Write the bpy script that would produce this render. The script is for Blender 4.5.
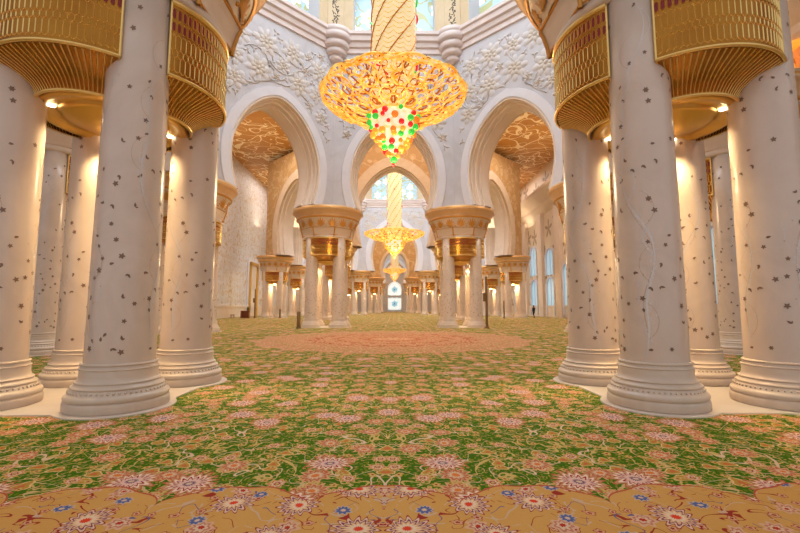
import bpy, math, random
from math import sin, cos, pi, sqrt, atan2, hypot
from mathutils import Vector, Matrix
for o in list(bpy.data.objects): bpy.data.objects.remove(o)
SC = bpy.context.scene; COL = SC.collection

# ------------------------------------------------------------ camera, world, exposure
cd = bpy.data.cameras.new('camera'); cam = bpy.data.objects.new('camera', cd); COL.objects.link(cam)
cd.sensor_width = 36; cd.lens = 18.9; cd.clip_end = 400; cd.clip_start = .05
cam.location = (0.08, 0, 1.5)
cam.rotation_euler = (math.radians(90+5.52), 0, math.radians(-0.70))
SC.camera = cam
SC.view_settings.view_transform = 'Standard'; SC.view_settings.look = 'None'
SC.view_settings.exposure = -0.88; SC.view_settings.gamma = 1; SC.view_settings.use_curve_mapping = False
W = bpy.data.worlds.new('world'); SC.world = W; W.use_nodes = True
W.node_tree.nodes['Background'].inputs[0].default_value = (.93, .90, .92, 1)
W.node_tree.nodes['Background'].inputs[1].default_value = 1.15

def lamp(name, kind, loc, power, color, rot=(0,0,0), size=1, size_y=None, spot=None, blend=.5):
    l = bpy.data.lights.new(name, kind); l.energy = power; l.color = color
    if kind == 'AREA':
        l.shape = 'RECTANGLE' if size_y else 'DISK'; l.size = size
        if size_y: l.size_y = size_y
    elif kind in ('POINT','SPOT'): l.shadow_soft_size = size
    if spot: l.spot_size = math.radians(spot); l.spot_blend = blend
    o = bpy.data.objects.new(name, l); o.location = loc; o.rotation_euler = rot; COL.objects.link(o); return o
def aim(o, target):
    o.rotation_euler = (Vector(target)-Vector(o.location)).to_track_quat('-Z','Y').to_euler()

# octagonal halls under the three domes: half side, centre, half depth
OCT = [(5.123, 19.97), (7.3, 69.4), (5.123, 118.9)]
K = 1+sqrt(2)
WALL_X = 23.8; CEIL = 23.7; SPR = 8.9
# daylight of each dome's ring of windows, and each dome chandelier's lamps
DOME_POWER = [7800, 13500, 6500]
for (a, yc), p in zip(OCT, DOME_POWER):
    lamp('dome_daylight', 'AREA', (0, yc, 31.5), p, (.84,.92,1.0), size=a*3.2)
for (a, yc), p, z in zip(OCT, [1700, 3400, 1700], [12.6, 14.1, 12.6]):
    for k in range(3): lamp('chandelier_glow', 'POINT', (1.0*sin(k*2.094), yc+1.0*cos(k*2.094), z-5.6), p/3, (1.0,.74,.42), size=.5)
# warm cove lighting of the outer aisles
for s in (-1, 1):
    for y in (30, 50, 72, 94, 116):
        o = lamp('cove_light', 'AREA', (s*20.0, y, 15.5), 700, (1.0,.80,.56), size=16, size_y=3)
        o.rotation_euler = (pi, 0, 0)
        o = lamp('aisle_downlight', 'AREA', (s*17.5, y, 23.3), 2300, (1.0,.93,.86), size=8, size_y=10)
for y in (42.5, 97, 135.7):  # fill lights added over the bays, the last pair for the dark far end
    o = lamp('bay_fill_up', 'AREA', (0, y, 19.0), 1700, (1.0,.78,.5), size=14, size_y=5); o.rotation_euler = (pi,0,0)
    o = lamp('bay_fill_down', 'AREA', (0, y, 23.3), 2600, (1.0,.90,.76), size=14, size_y=5)

# ------------------------------------------------------------ materials
class N:
    def __init__(s, name):
        s.m = bpy.data.materials.new(name); s.m.use_nodes = True; s.t = s.m.node_tree
        s.b = s.t.nodes['Principled BSDF']; s.L = s.t.links
    def n(s, kind, **kw):
        nd = s.t.nodes.new(kind)
        for k, v in kw.items(): setattr(nd, k, v)
        return nd
    def put(s, sock, v):
        if v is None: return
        if hasattr(v, 'is_output'): s.L.new(v, sock)
        else: sock.default_value = v
    def math(s, op, a, b=None, c=None, clamp=False):
        nd = s.n('ShaderNodeMath', operation=op, use_clamp=clamp)
        for i, v in enumerate((a,b,c)): s.put(nd.inputs[i], v) if v is not None else None
        return nd.outputs[0]
    def vm(s, op, a, b=None):
        nd = s.n('ShaderNodeVectorMath', operation=op); s.put(nd.inputs[0], a)
        if b is not None: s.put(nd.inputs[1], b)
        return nd.outputs[1] if op in ('LENGTH','DOT_PRODUCT') else nd.outputs[0]
    def mix(s, f, a, b):
        nd = s.n('ShaderNodeMix', data_type='RGBA'); s.put(nd.inputs[0], f)
        for i, v in ((6,a),(7,b)):
            s.put(nd.inputs[i], v if hasattr(v,'is_output') else (*v, 1))
        return nd.outputs[2]
    def ramp(s, f, stops, mode='CONSTANT'):
        nd = s.n('ShaderNodeValToRGB'); r = nd.color_ramp; r.interpolation = mode
        while len(r.elements) < len(stops): r.elements.new(1)
        for e, (p, c) in zip(r.elements, stops): e.position = p; e.color = (*c, 1)
        s.put(nd.inputs[0], f); return nd.outputs[0]
    def noise(s, v, scale, detail=3, rough=.5, dist=0):
        nd = s.n('ShaderNodeTexNoise'); s.put(nd.inputs['Vector'], v); nd.inputs['Scale'].default_value = scale
        nd.inputs['Detail'].default_value = detail; nd.inputs['Roughness'].default_value = rough
        nd.inputs['Distortion'].default_value = dist; return nd.outputs[0]
    def obj(s): return s.n('ShaderNodeTexCoord').outputs['Object']
    def bump(s, h, strength=.3, dist=.02):
        nd = s.n('ShaderNodeBump'); nd.inputs['Strength'].default_value = strength; nd.inputs['Distance'].default_value = dist
        s.put(nd.inputs['Height'], h); s.L.new(nd.outputs[0], s.b.inputs['Normal'])
    def fin(s, col=None, rough=.5, metal=0, emis=None, es=0, spec=None, coat=0):
        s.put(s.b.inputs['Base Color'], col if (col is None or hasattr(col,'is_output')) else (*col,1))
        s.put(s.b.inputs['Roughness'], rough); s.put(s.b.inputs['Metallic'], metal)
        if emis is not None:
            s.put(s.b.inputs['Emission Color'], emis if hasattr(emis,'is_output') else (*emis,1)); s.put(s.b.inputs['Emission Strength'], es)
        if coat: s.b.inputs['Coat Weight'].default_value = coat; s.b.inputs['Coat Roughness'].default_value = .08
        return s.m
def flower(s, P, scale, rad, petals, off, rnd=.8):
    """one layer of flowers set out in voronoi cells: (0..1 inside the flower, mask, cell colour)"""
    Q = s.vm('ADD', P, off)
    v = s.n('ShaderNodeTexVoronoi', voronoi_dimensions='2D'); s.put(v.inputs['Vector'], Q)
    v.inputs['Scale'].default_value = scale; v.inputs['Randomness'].default_value = rnd
    loc = s.vm('SUBTRACT', Q, v.outputs['Position'])
    sp = s.n('ShaderNodeSeparateXYZ'); s.put(sp.inputs[0], loc)
    ang = s.math('ARCTAN2', sp.outputs[0], sp.outputs[1])
    wav = s.math('COSINE', s.math('MULTIPLY', ang, float(petals)))
    re = s.math('MULTIPLY_ADD', wav, rad*.16, rad*.84)
    r = s.math('DIVIDE', s.math('MULTIPLY', s.vm('LENGTH', loc), float(scale)), re)
    return r, s.math('LESS_THAN', r, 1.0), v.outputs['Color'], ang
def marble(name, base, dark, rough=.25, scale=.8, coat=0, bump=0):
    s = N(name); o = s.obj()
    f = s.noise(o, scale, 6, .6, 1.5)
    c = s.mix(s.math('MULTIPLY_ADD', f, 2.2, -.7, clamp=True), base, dark)
    if bump: s.bump(s.noise(o, 14, 4), bump, .02)
    return s.fin(c, rough, coat=coat)
M = {}
M['column'] = marble('column_marble', (.80,.66,.555), (.70,.56,.46), .28, .9, coat=.35)
M['base'] = marble('base_marble', (.78,.65,.53), (.68,.54,.42), .35, 1.2)
M['plinth'] = marble('plinth_marble', (.80,.70,.60), (.72,.60,.50), .3, 1.0)
M['wall'] = marble('carved_wall_marble', (.60,.59,.645), (.50,.485,.52), .6, .5, bump=.35)
M['trim'] = marble('arch_trim_marble', (.74,.73,.80), (.66,.65,.72), .5, .4)
M['outertrim'] = marble('lamp_tinted_arch_trim', (.74,.58,.42), (.64,.46,.30), .5, .5)  # pale outer trim with the warm lamplight mixed into its colour
M['soffit'] = marble('arch_soffit_stone', (.80,.68,.58), (.70,.56,.44), .45, .35)
M['relief'] = marble('relief_stone', (.62,.595,.62), (.58,.52,.48), .55, .6)
M['relief_core'] = marble('relief_core_stone', (.62,.56,.52), (.58,.50,.42), .55, .6)
M['cornice'] = marble('cornice_marble', (.72,.62,.60), (.64,.54,.52), .5, .6)
M['pier'] = marble('dome_pier_stone', (.66,.52,.34), (.56,.42,.26), .6, .5)
M['cream'] = marble('capital_marble', (.80,.66,.54), (.72,.57,.45), .35, .9)
s = N('dark_inlay'); M['inlay'] = s.fin(s.mix(s.noise(s.obj(), 9), (.30,.16,.08), (.20,.13,.10)), .35)
s = N('pearl_inlay'); M['pearl'] = s.fin((.90,.89,.90), .12, .2)
s = N('tan_inlay'); M['tan'] = s.fin((.62,.44,.30), .3)
s = N('gold_capital'); M['goldpaint'] = s.fin(s.mix(s.noise(s.obj(), 5, 4), (.74,.37,.07), (.62,.28,.05)), .4, .4)
s = N('rim_stone_gilt'); M['rim'] = s.fin(s.mix(s.noise(s.obj(), 3, 4), (.76,.52,.30), (.66,.40,.20)), .4, .15)
s = N('gold_grille'); o = s.obj()
M['grille'] = s.fin(s.mix(s.noise(o, 2.5, 3), (.56,.27,.04), (.36,.13,.018)), .27, .9)
s = N('gold_grille_line'); M['grilleline'] = s.fin((.98,.70,.26), .28, .85)
s = N('grille_slot_red'); M['redslot'] = s.fin((.26,.014,.01), .5)  # dark red of the open grille slots
s = N('gold_soffit'); M['goldceil'] = s.fin(s.mix(s.noise(s.obj(), 1.4), (.86,.56,.15), (.74,.44,.09)), .32, .75)
s = N('bronze'); M['bronze'] = s.fin((.22,.13,.05), .4, .6)
s = N('brown_wood'); M['wood'] = s.fin(s.mix(s.noise(s.vm('MULTIPLY', s.obj(), (2,2,12)), 3), (.34,.10,.03), (.24,.07,.03)), .5)
s = N('dark_cloth'); M['cloth'] = s.fin((.02,.02,.025), .9)
s = N('skin'); M['skin'] = s.fin((.45,.25,.16), .6)
s = N('hair'); M['hair'] = s.fin((.02,.012,.01), .7)
s = N('downlight_glass'); M['bulb'] = s.fin((1,1,1), .4, 0, (1,.9,.7), 14)

# ochre mosaic wall (outer faces of the octagons)
s = N('ochre_mosaic'); P = s.obj()
sep = s.n('ShaderNodeSeparateXYZ'); s.put(sep.inputs[0], P)
cmb = s.n('ShaderNodeCombineXYZ'); s.put(cmb.inputs[0], s.math('ADD', sep.outputs[0], sep.outputs[1])); s.put(cmb.inputs[1], sep.outputs[2])
Q = P
v = s.math('LESS_THAN', s.math('ABSOLUTE', s.math('SUBTRACT', s.noise(Q, .8, 1, .4), .5)), .016)
vo = s.n('ShaderNodeTexVoronoi'); s.put(vo.inputs['Vector'], Q); vo.inputs['Scale'].default_value = .7
c = s.mix(s.noise(Q, 1.6, 4), (.60,.36,.15), (.50,.27,.09))
c = s.mix(s.math('MULTIPLY', v, .5), c, (.80,.62,.40)); c = s.mix(s.math('MULTIPLY', s.math('LESS_THAN', vo.outputs['Distance'], .34), .4), c, (.74,.52,.28))
M['ochre'] = s.fin(c, .5)

# gold ceiling with pale arabesques
s = N('arabesque_ceiling'); P = s.obj()
n1 = s.noise(P, .22, 1, .3, .6); n2 = s.noise(s.vm('ADD', P, (31,7,2)), .5, 1, .3, .4)
l1 = s.math('LESS_THAN', s.math('ABSOLUTE', s.math('SUBTRACT', n1, .5)), .012)
l2 = s.math('LESS_THAN', s.math('ABSOLUTE', s.math('SUBTRACT', n2, .47)), .012)
r, mk, cc, an = flower(s, P, .17, .44, 1, (2.2, .4, 0), .6)
l3 = s.math('LESS_THAN', s.math('ABSOLUTE', s.math('SUBTRACT', s.noise(s.vm('ADD', P, (11,3,9)), .34, 1, .3, .9), .5)), .014)
ring = s.math('COMPARE', r, .78, .05); ring2 = s.math('COMPARE', r, .4, .05)
r2, mk2, cc, an = flower(s, P, .5, .3, 6, (1.2, 5.4, 0), .9)
c = s.mix(s.noise(P, .6, 4), (.62,.29,.045), (.42,.16,.02))
c = s.mix(s.math('MULTIPLY', mk2, .6), c, (.34,.09,.03))
for q in (l1, l2, l3, ring, ring2): c = s.mix(q, c, (.92,.74,.44))
M['arabesque'] = s.fin(c, .5, emis=None)

# white wall with gold tracery (left aisle)
s = N('tracery_wall'); P = s.obj()
sep = s.n('ShaderNodeSeparateXYZ'); s.put(sep.inputs[0], P)
cmb = s.n('ShaderNodeCombineXYZ'); s.put(cmb.inputs[0], s.math('ADD', sep.outputs[0], sep.outputs[1])); s.put(cmb.inputs[1], sep.outputs[2]); Q = cmb.outputs[0]
c = (.72,.73,.78); c = s.mix(s.noise(Q, .4), c, (.66,.66,.70))
nn = s.math('LESS_THAN', s.math('ABSOLUTE', s.math('SUBTRACT', s.noise(Q, .9, 1, .3, .8), .5)), .02)
c = s.mix(nn, c, (.56,.42,.25))
r, mk, cc, an = flower(s, Q, .95, .40, 1, (0,0,0), .45)
c = s.mix(s.math('COMPARE', r, .85, .07), c, (.54,.40,.25)); c = s.mix(s.math('LESS_THAN', r, .22), c, (.62,.46,.28))
M['tracery'] = s.fin(c, .5)

# right aisle wall, cream with dark star flowers and leaves
s = N('star_wall'); P = s.obj()
sep = s.n('ShaderNodeSeparateXYZ'); s.put(sep.inputs[0], P)
cmb = s.n('ShaderNodeCombineXYZ'); s.put(cmb.inputs[0], s.math('ADD', sep.outputs[0], sep.outputs[1])); s.put(cmb.inputs[1], sep.outputs[2]); Q = cmb.outputs[0]
c = s.mix(s.noise(Q, .3), (.78,.68,.56), (.70,.58,.45))
v = s.n('ShaderNodeTexVoronoi', voronoi_dimensions='2D'); s.put(v.inputs['Vector'], Q); v.inputs['Scale'].default_value = .24; v.inputs['Randomness'].default_value = .6
loc = s.vm('SUBTRACT', Q, v.outputs['Position']); sp = s.n('ShaderNodeSeparateXYZ'); s.put(sp.inputs[0], loc)
ang = s.math('ARCTAN2', sp.outputs[0], sp.outputs[1])
re = s.math('MULTIPLY_ADD', s.math('POWER', s.math('ABSOLUTE', s.math('COSINE', s.math('MULTIPLY', ang, 2.5))), 2.0), 1.25, .26)
star = s.math('LESS_THAN', s.vm('LENGTH', loc), re)
c = s.mix(s.math('MULTIPLY', star, .8), c, (.30,.19,.11))
M['starwall'] = s.fin(c, .5)

# glass of the dome windows: daylight behind a floral pattern
def glass(name, scale, strength):
    s = N(name); P = s.obj(); sep = s.n('ShaderNodeSeparateXYZ'); s.put(sep.inputs[0], P)
    cmb = s.n('ShaderNodeCombineXYZ'); s.put(cmb.inputs[0], s.math('ADD', sep.outputs[0], s.math('MULTIPLY', sep.outputs[1], .5))); s.put(cmb.inputs[1], sep.outputs[2]); Q = cmb.outputs[0]
    r, mk, cc, an = flower(s, Q, scale, .46, 6, (.4, .3, 0), .7)
    c = s.mix(s.noise(Q, .8), (.34,.50,.58), (.46,.64,.70))
    gq = s.n('ShaderNodeSeparateXYZ'); s.put(gq.inputs[0], cc); mk = s.math('MULTIPLY', mk, s.math('LESS_THAN', gq.outputs[0], .6))
    l = s.math('LESS_THAN', s.math('ABSOLUTE', s.math('SUBTRACT', s.noise(Q, scale*1.6, 1), .5)), .03)
    c = s.mix(l, c, (.42,.44,.22))
    c = s.mix(mk, c, s.ramp(r, [(0,(.8,.62,.2)),(.22,(.95,.97,1)),(.55,(.36,.46,.5)),(.65,(.92,.95,1)),(.92,(.5,.44,.2))]))
    return s.fin(c, .3, 0, c, strength)
M['domeglass'] = glass('dome_window_glass', .55, .55)
M['sideglass'] = (lambda s: s.fin((.3,.5,.6), .2, 0, (.42,.66,.84), .95))(N('daylit_glass'))
s = N('stained_glass'); P = s.obj()
r, mk, cc, an = flower(s, s.vm('MULTIPLY', P, (1,1,1)), .01, .1, 1, (0,0,0))
sp = s.n('ShaderNodeSeparateXYZ'); s.put(sp.inputs[0], P)
x = sp.outputs[0]; z = sp.outputs[2]
zz = s.math('MINIMUM', s.math('ABSOLUTE', s.math('SUBTRACT', z, 2.6)), s.math('ABSOLUTE', s.math('SUBTRACT', z, 7.3)))
rr = s.math('SQRT', s.math('ADD', s.math('MULTIPLY', x, x), s.math('MULTIPLY', zz, zz)))
an = s.math('ARCTAN2', x, zz); rr = s.math('SUBTRACT', rr, s.math('MULTIPLY', s.math('COSINE', s.math('MULTIPLY', an, 6.0)), .22))
c = s.ramp(s.math('DIVIDE', rr, 3.0), [(0,(.02,.12,.30)),(.13,(.6,.85,.95)),(.2,(.04,.34,.52)),(.33,(.88,.97,1)),(.55,(.30,.55,.68)),(.62,(.9,.97,1)),(.8,(.4,.6,.7))])
M['stained'] = s.fin(c, .3, 0, c, 1.3)

# chandelier materials
s = N('chandelier_gold'); P = s.obj()
c = s.mix(s.math('MULTIPLY_ADD', s.noise(P, 4.0, 3), 4.0, -1.6, clamp=True), (.98,.40,.02), (1.0,.78,.24))
M['chgold'] = s.fin(c, .3, .4, c, .92)
s = N('chandelier_gilt_leaf'); P = s.obj()
c = s.mix(s.noise(P, 3.0, 2), (.62,.25,.02), (.48,.13,.01)); M['chgilt'] = s.fin(c, .3, .6, c, .25)
s = N('chandelier_crystal_shaft'); P = s.obj()
sep = s.n('ShaderNodeSeparateXYZ'); s.put(sep.inputs[0], P)
ang = s.math('ARCTAN2', sep.outputs[0], sep.outputs[1]); z = sep.outputs[2]
u = s.math('MULTIPLY', ang, 1.15)
sc = s.math('ADD', s.math('MULTIPLY', z, 3.9), s.math('MULTIPLY', s.math('ABSOLUTE', s.math('SINE', s.math('MULTIPLY', ang, 7.0))), .55))
sc = s.math('FRACT', s.math('ADD', sc, s.math('MULTIPLY', s.noise(P, 1.3, 2), 1.0)))
line = s.math('GREATER_THAN', sc, .86)
c = s.mix(s.noise(P, 5, 2), (1.0,.86,.50), (1.0,.76,.34)); c = s.mix(line, c, (.50,.22,.04))
M['chshaft'] = s.fin(c, .25, 0, c, .80)
s = N('crystal_basket'); P = s.obj()
c = s.mix(s.math('MULTIPLY_ADD', s.noise(P, 6, 2), 3, -1, clamp=True), (1,.97,.86), (.96,.62,.25)); M['chbasket'] = s.fin(c, .2, 0, c, 1.3)
for nm, c in (('red',(.85,.012,.02)),('green',(.04,.72,.08)),('orange',(1,.24,.02)),('amber',(1,.45,.05))):
    s = N('crystal_'+nm); M['ball_'+nm] = s.fin(c, .1, 0, c, .8, coat=.5)
s = N('star_lamp_glow'); M['starglow'] = s.fin((1,.4,.05), .3, 0, (1,.42,.04), 1.2)
s = N('pierced_stone'); M['pierced'] = s.fin((.07,.055,.05), .8)

# ------------------------------------------------------------ carpet
s = N('floral_carpet'); P0 = s.obj()
sp = s.n('ShaderNodeSeparateXYZ'); s.put(sp.inputs[0], P0); X = s.math('ABSOLUTE', sp.outputs[0]); Y = sp.outputs[1]
cb = s.n('ShaderNodeCombineXYZ'); s.put(cb.inputs[0], X); s.put(cb.inputs[1], Y); P = cb.outputs[0]
wob = s.n('ShaderNodeTexNoise'); s.put(wob.inputs['Vector'], P); wob.inputs['Scale'].default_value = 2.6; wob.inputs['Detail'].default_value = 2
Pw = s.vm('ADD', P, s.vm('MULTIPLY', s.vm('SUBTRACT', wob.outputs['Color'], (.5,.5,.5)), (.16,.16,0)))
GREEN = (.066,.175,.003); CRM = (.60,.42,.13); PNK = (.58,.28,.14); TAN = (.50,.27,.045); RED = (.36,.02,.012); BLU = (.10,.13,.30); WHT = (.70,.50,.33)
c = s.mix(s.noise(P, 30, 2), GREEN, (.04,.115,.003))
# leaves
def leaves(c, scale, stretch, off, col, th):
    m = s.n('ShaderNodeMapping'); s.put(m.inputs[0], s.vm('ADD', Pw, off)); m.inputs['Rotation'].default_value = (0,0,off[0]); m.inputs['Scale'].default_value = stretch
    v = s.n('ShaderNodeTexVoronoi', voronoi_dimensions='2D'); s.put(v.inputs['Vector'], m.outputs[0]); v.inputs['Scale'].default_value = scale
    return s.mix(s.math('LESS_THAN', v.outputs['Distance'], th), c, col)
c = leaves(c, 9, (1,2.4,1), (.6,0,0), TAN, .13)
c = leaves(c, 8, (2.3,1,1), (2.3,1,0), (.44,.33,.05), .13)
c = leaves(c, 7, (1,2.6,1), (5.1,3,0), PNK, .12)
c = leaves(c, 10, (1.8,1,1), (4.4,6,0), (.16,.24,.015), .2)
def vine(c, sc, w, col, off, lvl=.5):
    n_ = s.noise(s.vm('ADD', P, off), sc, 1.5, .5, .8)
    return s.mix(s.math('LESS_THAN', s.math('ABSOLUTE', s.math('SUBTRACT', n_, lvl)), w), c, col)
c = vine(c, 2.4, .010, CRM, (3,3,0)); c = vine(c, 3.6, .009, (.6,.42,.18), (9,1,0), .46); c = vine(c, 1.7, .006, WHT, (13,5,0))
def fl(c, scale, rad, pet, off, stops, rnd=.8, keep=1.0):
    r, mk, cc, an = flower(s, Pw, scale, rad, pet, off, rnd)
    if keep < 1:
        q = s.n('ShaderNodeSeparateXYZ'); s.put(q.inputs[0], cc); mk = s.math('MULTIPLY', mk, s.math('LESS_THAN', q.outputs[0], keep))
    return s.mix(mk, c, s.ramp(r, stops))
c = fl(c, 4.6, .38, 3, (8.3,5.2,0), [(0,(.60,.14,.05)),(.35,TAN),(.8,(.74,.50,.22))], keep=.3)
c = fl(c, 6.5, .30, 5, (1.3,.2,0), [(0,RED),(.3,CRM),(.75,TAN)], keep=.38)
c = fl(c, 3.4, .33, 8, (4.1,2.2,0), [(0,CRM),(.2,RED),(.36,WHT),(.62,(.60,.17,.07)),(.8,CRM)], keep=.38)
c = fl(c, 2.3, .36, 12, (7.7,.9,0), [(0,(.7,.2,.04)),(.25,WHT),(.42,PNK),(.6,(.5,.10,.05)),(.75,(.66,.36,.16))], keep=.34)
c = fl(c, 1.25, .31, 16, (.35,.42,0), [(0,WHT),(.1,(.22,.10,.16)),(.2,(.74,.48,.38)),(.45,RED),(.56,(.82,.62,.48)),(.72,PNK),(.88,(.50,.12,.05))], 1.0, .55)
# tan border with sparse flowers
b = s.mix(s.noise(P, 1.6, 3), (.72,.40,.12), (.64,.33,.08))
b = s.mix(s.math('MULTIPLY', s.noise(P, 60, 2), .35), b, (.44,.20,.04))
def vb(b, sc, w, col, off, lvl=.5):
    n_ = s.noise(s.vm('ADD', P, off), sc, 1, .4, .5); gate = s.math('GREATER_THAN', s.noise(s.vm('ADD', P, off), 5, 1), .5)
    return s.mix(s.math('MULTIPLY', gate, s.math('LESS_THAN', s.math('ABSOLUTE', s.math('SUBTRACT', n_, lvl)), w)), b, col)
b = vb(b, 2.6, .008, (.34,.035,.02), (5,8,0)); b = vb(b, 3.4, .010, (.60,.40,.26), (2,9,0)); b = vb(b, 3.0, .006, (.16,.12,.22), (12,2,0), .42); b = vb(b, 4.2, .008, (.36,.04,.02), (22,4,0), .55)
b = fl(b, 6.0, .26, 5, (2.2,1.1,0), [(0,RED),(.35,(.66,.36,.20)),(.8,(.4,.06,.03))], keep=.5)
b = fl(b, 3.4, .34, 7, (6.2,3.6,0), [(0,(.5,.04,.02)),(.25,WHT),(.5,(.56,.20,.12)),(.7,(.68,.40,.26))], keep=.45)
b = fl(b, 2.1, .36, 14, (1.75,2.35,0), [(0,(.75,.06,.02)),(.22,(.80,.60,.40)),(.45,(.72,.42,.22)),(.62,(.22,.05,.10)),(.74,(.72,.50,.36)),(.9,(.34,.03,.03))], .6, .5)
b = fl(b, 2.9, .22, 9, (9.05,4.1,0), [(0,WHT),(.3,(.10,.13,.30)),(.8,(.55,.42,.38))], .9, .3)
sx = s.math('ABSOLUTE', s.math('COSINE', s.math('MULTIPLY', X, 2.7)))
edge = s.math('MULTIPLY_ADD', s.math('POWER', sx, .5), .36, 3.34)
edge = s.math('ADD', edge, s.math('MULTIPLY', s.math('SINE', s.math('MULTIPLY', X, 15.0)), .02))
inb = s.math('LESS_THAN', Y, edge); ln = s.math('COMPARE', Y, edge, .010)
c = s.mix(1.0, c, c) if False else c
c = s.mix(inb, c, b); c = s.mix(ln, c, (.50,.10,.05))
# round pink medallion under the first chandelier
dv = s.vm('SUBTRACT', P, (0, 20.2, 0)); R = s.vm('LENGTH', dv)
sp2 = s.n('ShaderNodeSeparateXYZ'); s.put(sp2.inputs[0], dv); an = s.math('ARCTAN2', sp2.outputs[0], sp2.outputs[1])
R = s.math('ADD', R, s.math('MULTIPLY', s.math('COSINE', s.math('MULTIPLY', an, 16.0)), .12))
md = s.ramp(s.math('DIVIDE', R, 8.0), [(0,(.66,.38,.24)),(.12,(.46,.09,.05)),(.2,(.56,.26,.15)),(.3,(.42,.09,.04)),(.36,(.58,.30,.18)),(.42,(.42,.10,.05)),(.49,(.50,.28,.15)),(.6,(.44,.27,.12)),(.7,(.50,.28,.15))])
md = fl(md, 1.8, .34, 10, (1.1,2.1,0), [(0,RED),(.3,WHT),(.6,(.52,.14,.09)),(.8,(.66,.40,.26))])
md = leaves(md, 6, (1,2,1), (3,1,0), (.30,.28,.06), .20); md = leaves(md, 4, (1.6,1,1), (1,4,0), (.70,.48,.26), .24)
md = fl(md, 4.0, .36, 6, (2.1,4.1,0), [(0,(.7,.4,.2)),(.5,(.56,.2,.12))])
c = s.mix(s.math('LESS_THAN', R, 6.3), c, md)
s.bump(s.noise(P, 90, 2), .35, .01)
M['carpet'] = s.fin(c, .95, spec=0)
s.b.inputs['Specular IOR Level'].default_value = .1

# ------------------------------------------------------------ mesh helpers
class MB:
    def __init__(s): s.v = []; s.f = []; s.m = []; s.sm = []
    def face(s, idx, m=0, smooth=False): s.f.append(tuple(idx)); s.m.append(m); s.sm.append(smooth)
    def add(s, verts): b = len(s.v); s.v.extend(tuple(v) for v in verts); return b
    def grid(s, rows, closed=False, m=0, smooth=True):
        """rows of equally many points, joined in quads"""
        n = len(rows[0]); bs = [s.add(r) for r in rows]
        for i in range(len(rows)-1):
            for j in range(n if closed else n-1):
                k = (j+1) % n
                mm = m[i] if isinstance(m, (list,tuple)) else m
                s.face((bs[i]+j, bs[i]+k, bs[i+1]+k, bs[i+1]+j), mm, smooth)
        return bs
    def lathe(s, prof, n=32, c=(0,0,0), m=0, a0=0, a1=None, smooth=True, cap=False):
        rows = []
        closed = a1 is None; k = n if closed else n+1
        for r, z in prof:
            rows.append([(c[0]+r*sin(a0+(2*pi*j/n if closed else (a1-a0)*j/n)), c[1]+r*cos(a0+(2*pi*j/n if closed else (a1-a0)*j/n)), c[2]+z) for j in range(k)])
        bs = s.grid(rows, closed, m, smooth)
        if cap: s.face(range(bs[-1]+k-1, bs[-1]-1, -1), m if not isinstance(m,(list,tuple)) else m[-1]); s.face(range(bs[0], bs[0]+k), m if not isinstance(m,(list,tuple)) else m[0])
    def box(s, x0,x1,y0,y1,z0,z1, m=0):
        b = s.add([(x,y,z) for x in (x0,x1) for y in (y0,y1) for z in (z0,z1)])
        for q in ((0,1,3,2),(4,6,7,5),(0,4,5,1),(2,3,7,6),(0,2,6,4),(1,5,7,3)): s.face([b+i for i in q], m)
    def tube(s, pts, r, n=5, m=0):
        pts = [Vector(p) for p in pts]; rows = []
        for i, p in enumerate(pts):
            d = (pts[min(i+1,len(pts)-1)]-pts[max(i-1,0)])
            if d.length < 1e-6: d = Vector((0,0,1))
            d.normalize(); a = d.cross(Vector((0,0,1)));
            if a.length < .05: a = d.cross(Vector((1,0,0)))
            a.normalize(); b = a.cross(d); rr = r(i/(len(pts)-1)) if callable(r) else r
            rows.append([p+a*rr*cos(2*pi*j/n)+b*rr*sin(2*pi*j/n) for j in range(n)])
        s.grid(rows, True, m)
    def ball(s, c, r, n=10, k=6, m=0, sz=1):
        s.lathe([(max(r*sin(pi*i/k),1e-4), -r*sz*cos(pi*i/k)) for i in range(k+1)], n, c, m)
    def dome(s, c, ux, uy, nz, a, b, h, m=0, n=8):
        """low bulging oval on a surface: centre, in-plane axes, normal"""
        c = Vector(c); rows = [[c+ux*(a*cos(2*pi*j/n))+uy*(b*sin(2*pi*j/n)) for j in range(n)],
                               [c+ux*(.62*a*cos(2*pi*j/n))+uy*(.62*b*sin(2*pi*j/n))+nz*h*.8 for j in range(n)]]
        bs = s.grid(rows, True, m); t = s.add([c+nz*h])
        for j in range(n): s.face((bs[1]+j, bs[1]+(j+1)%n, t), m, True)
    def build(s, name, mats, parent=None, loc=None):
        me = bpy.data.meshes.new(name); me.from_pydata([tuple(v) for v in s.v], [], s.f)
        mats = mats if isinstance(mats, (list,tuple)) else [mats]
        for mt in mats: me.materials.append(mt)
        me.polygons.foreach_set('material_index', s.m); me.polygons.foreach_set('use_smooth', s.sm); me.update()
        o = bpy.data.objects.new(name, me); COL.objects.link(o)
        if parent: o.parent = parent
        if loc: o.location = loc
        return o
def tag(o, label=None, cat=None, group=None, kind=None):
    if label: o['label'] = label
    if cat: o['category'] = cat
    if group: o['group'] = group
    if kind: o['kind'] = kind
    elif cat: o['kind'] = 'thing'
    return o
def empty(name, loc, rz=0):
    o = bpy.data.objects.new(name, None); COL.objects.link(o); o.location = loc; o.rotation_euler = (0,0,rz); o.empty_display_size = .2; return o
CH = {}
def kids(o): return [x for x in bpy.data.objects if x.parent == o]
def copy_tree(o, parent=None):
    c = o.copy(); COL.objects.link(c)
    if parent: c.parent = parent
    for k in kids(o): copy_tree(k, c)
    return c
def struct(o): o['kind'] = 'structure'; return o

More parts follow.
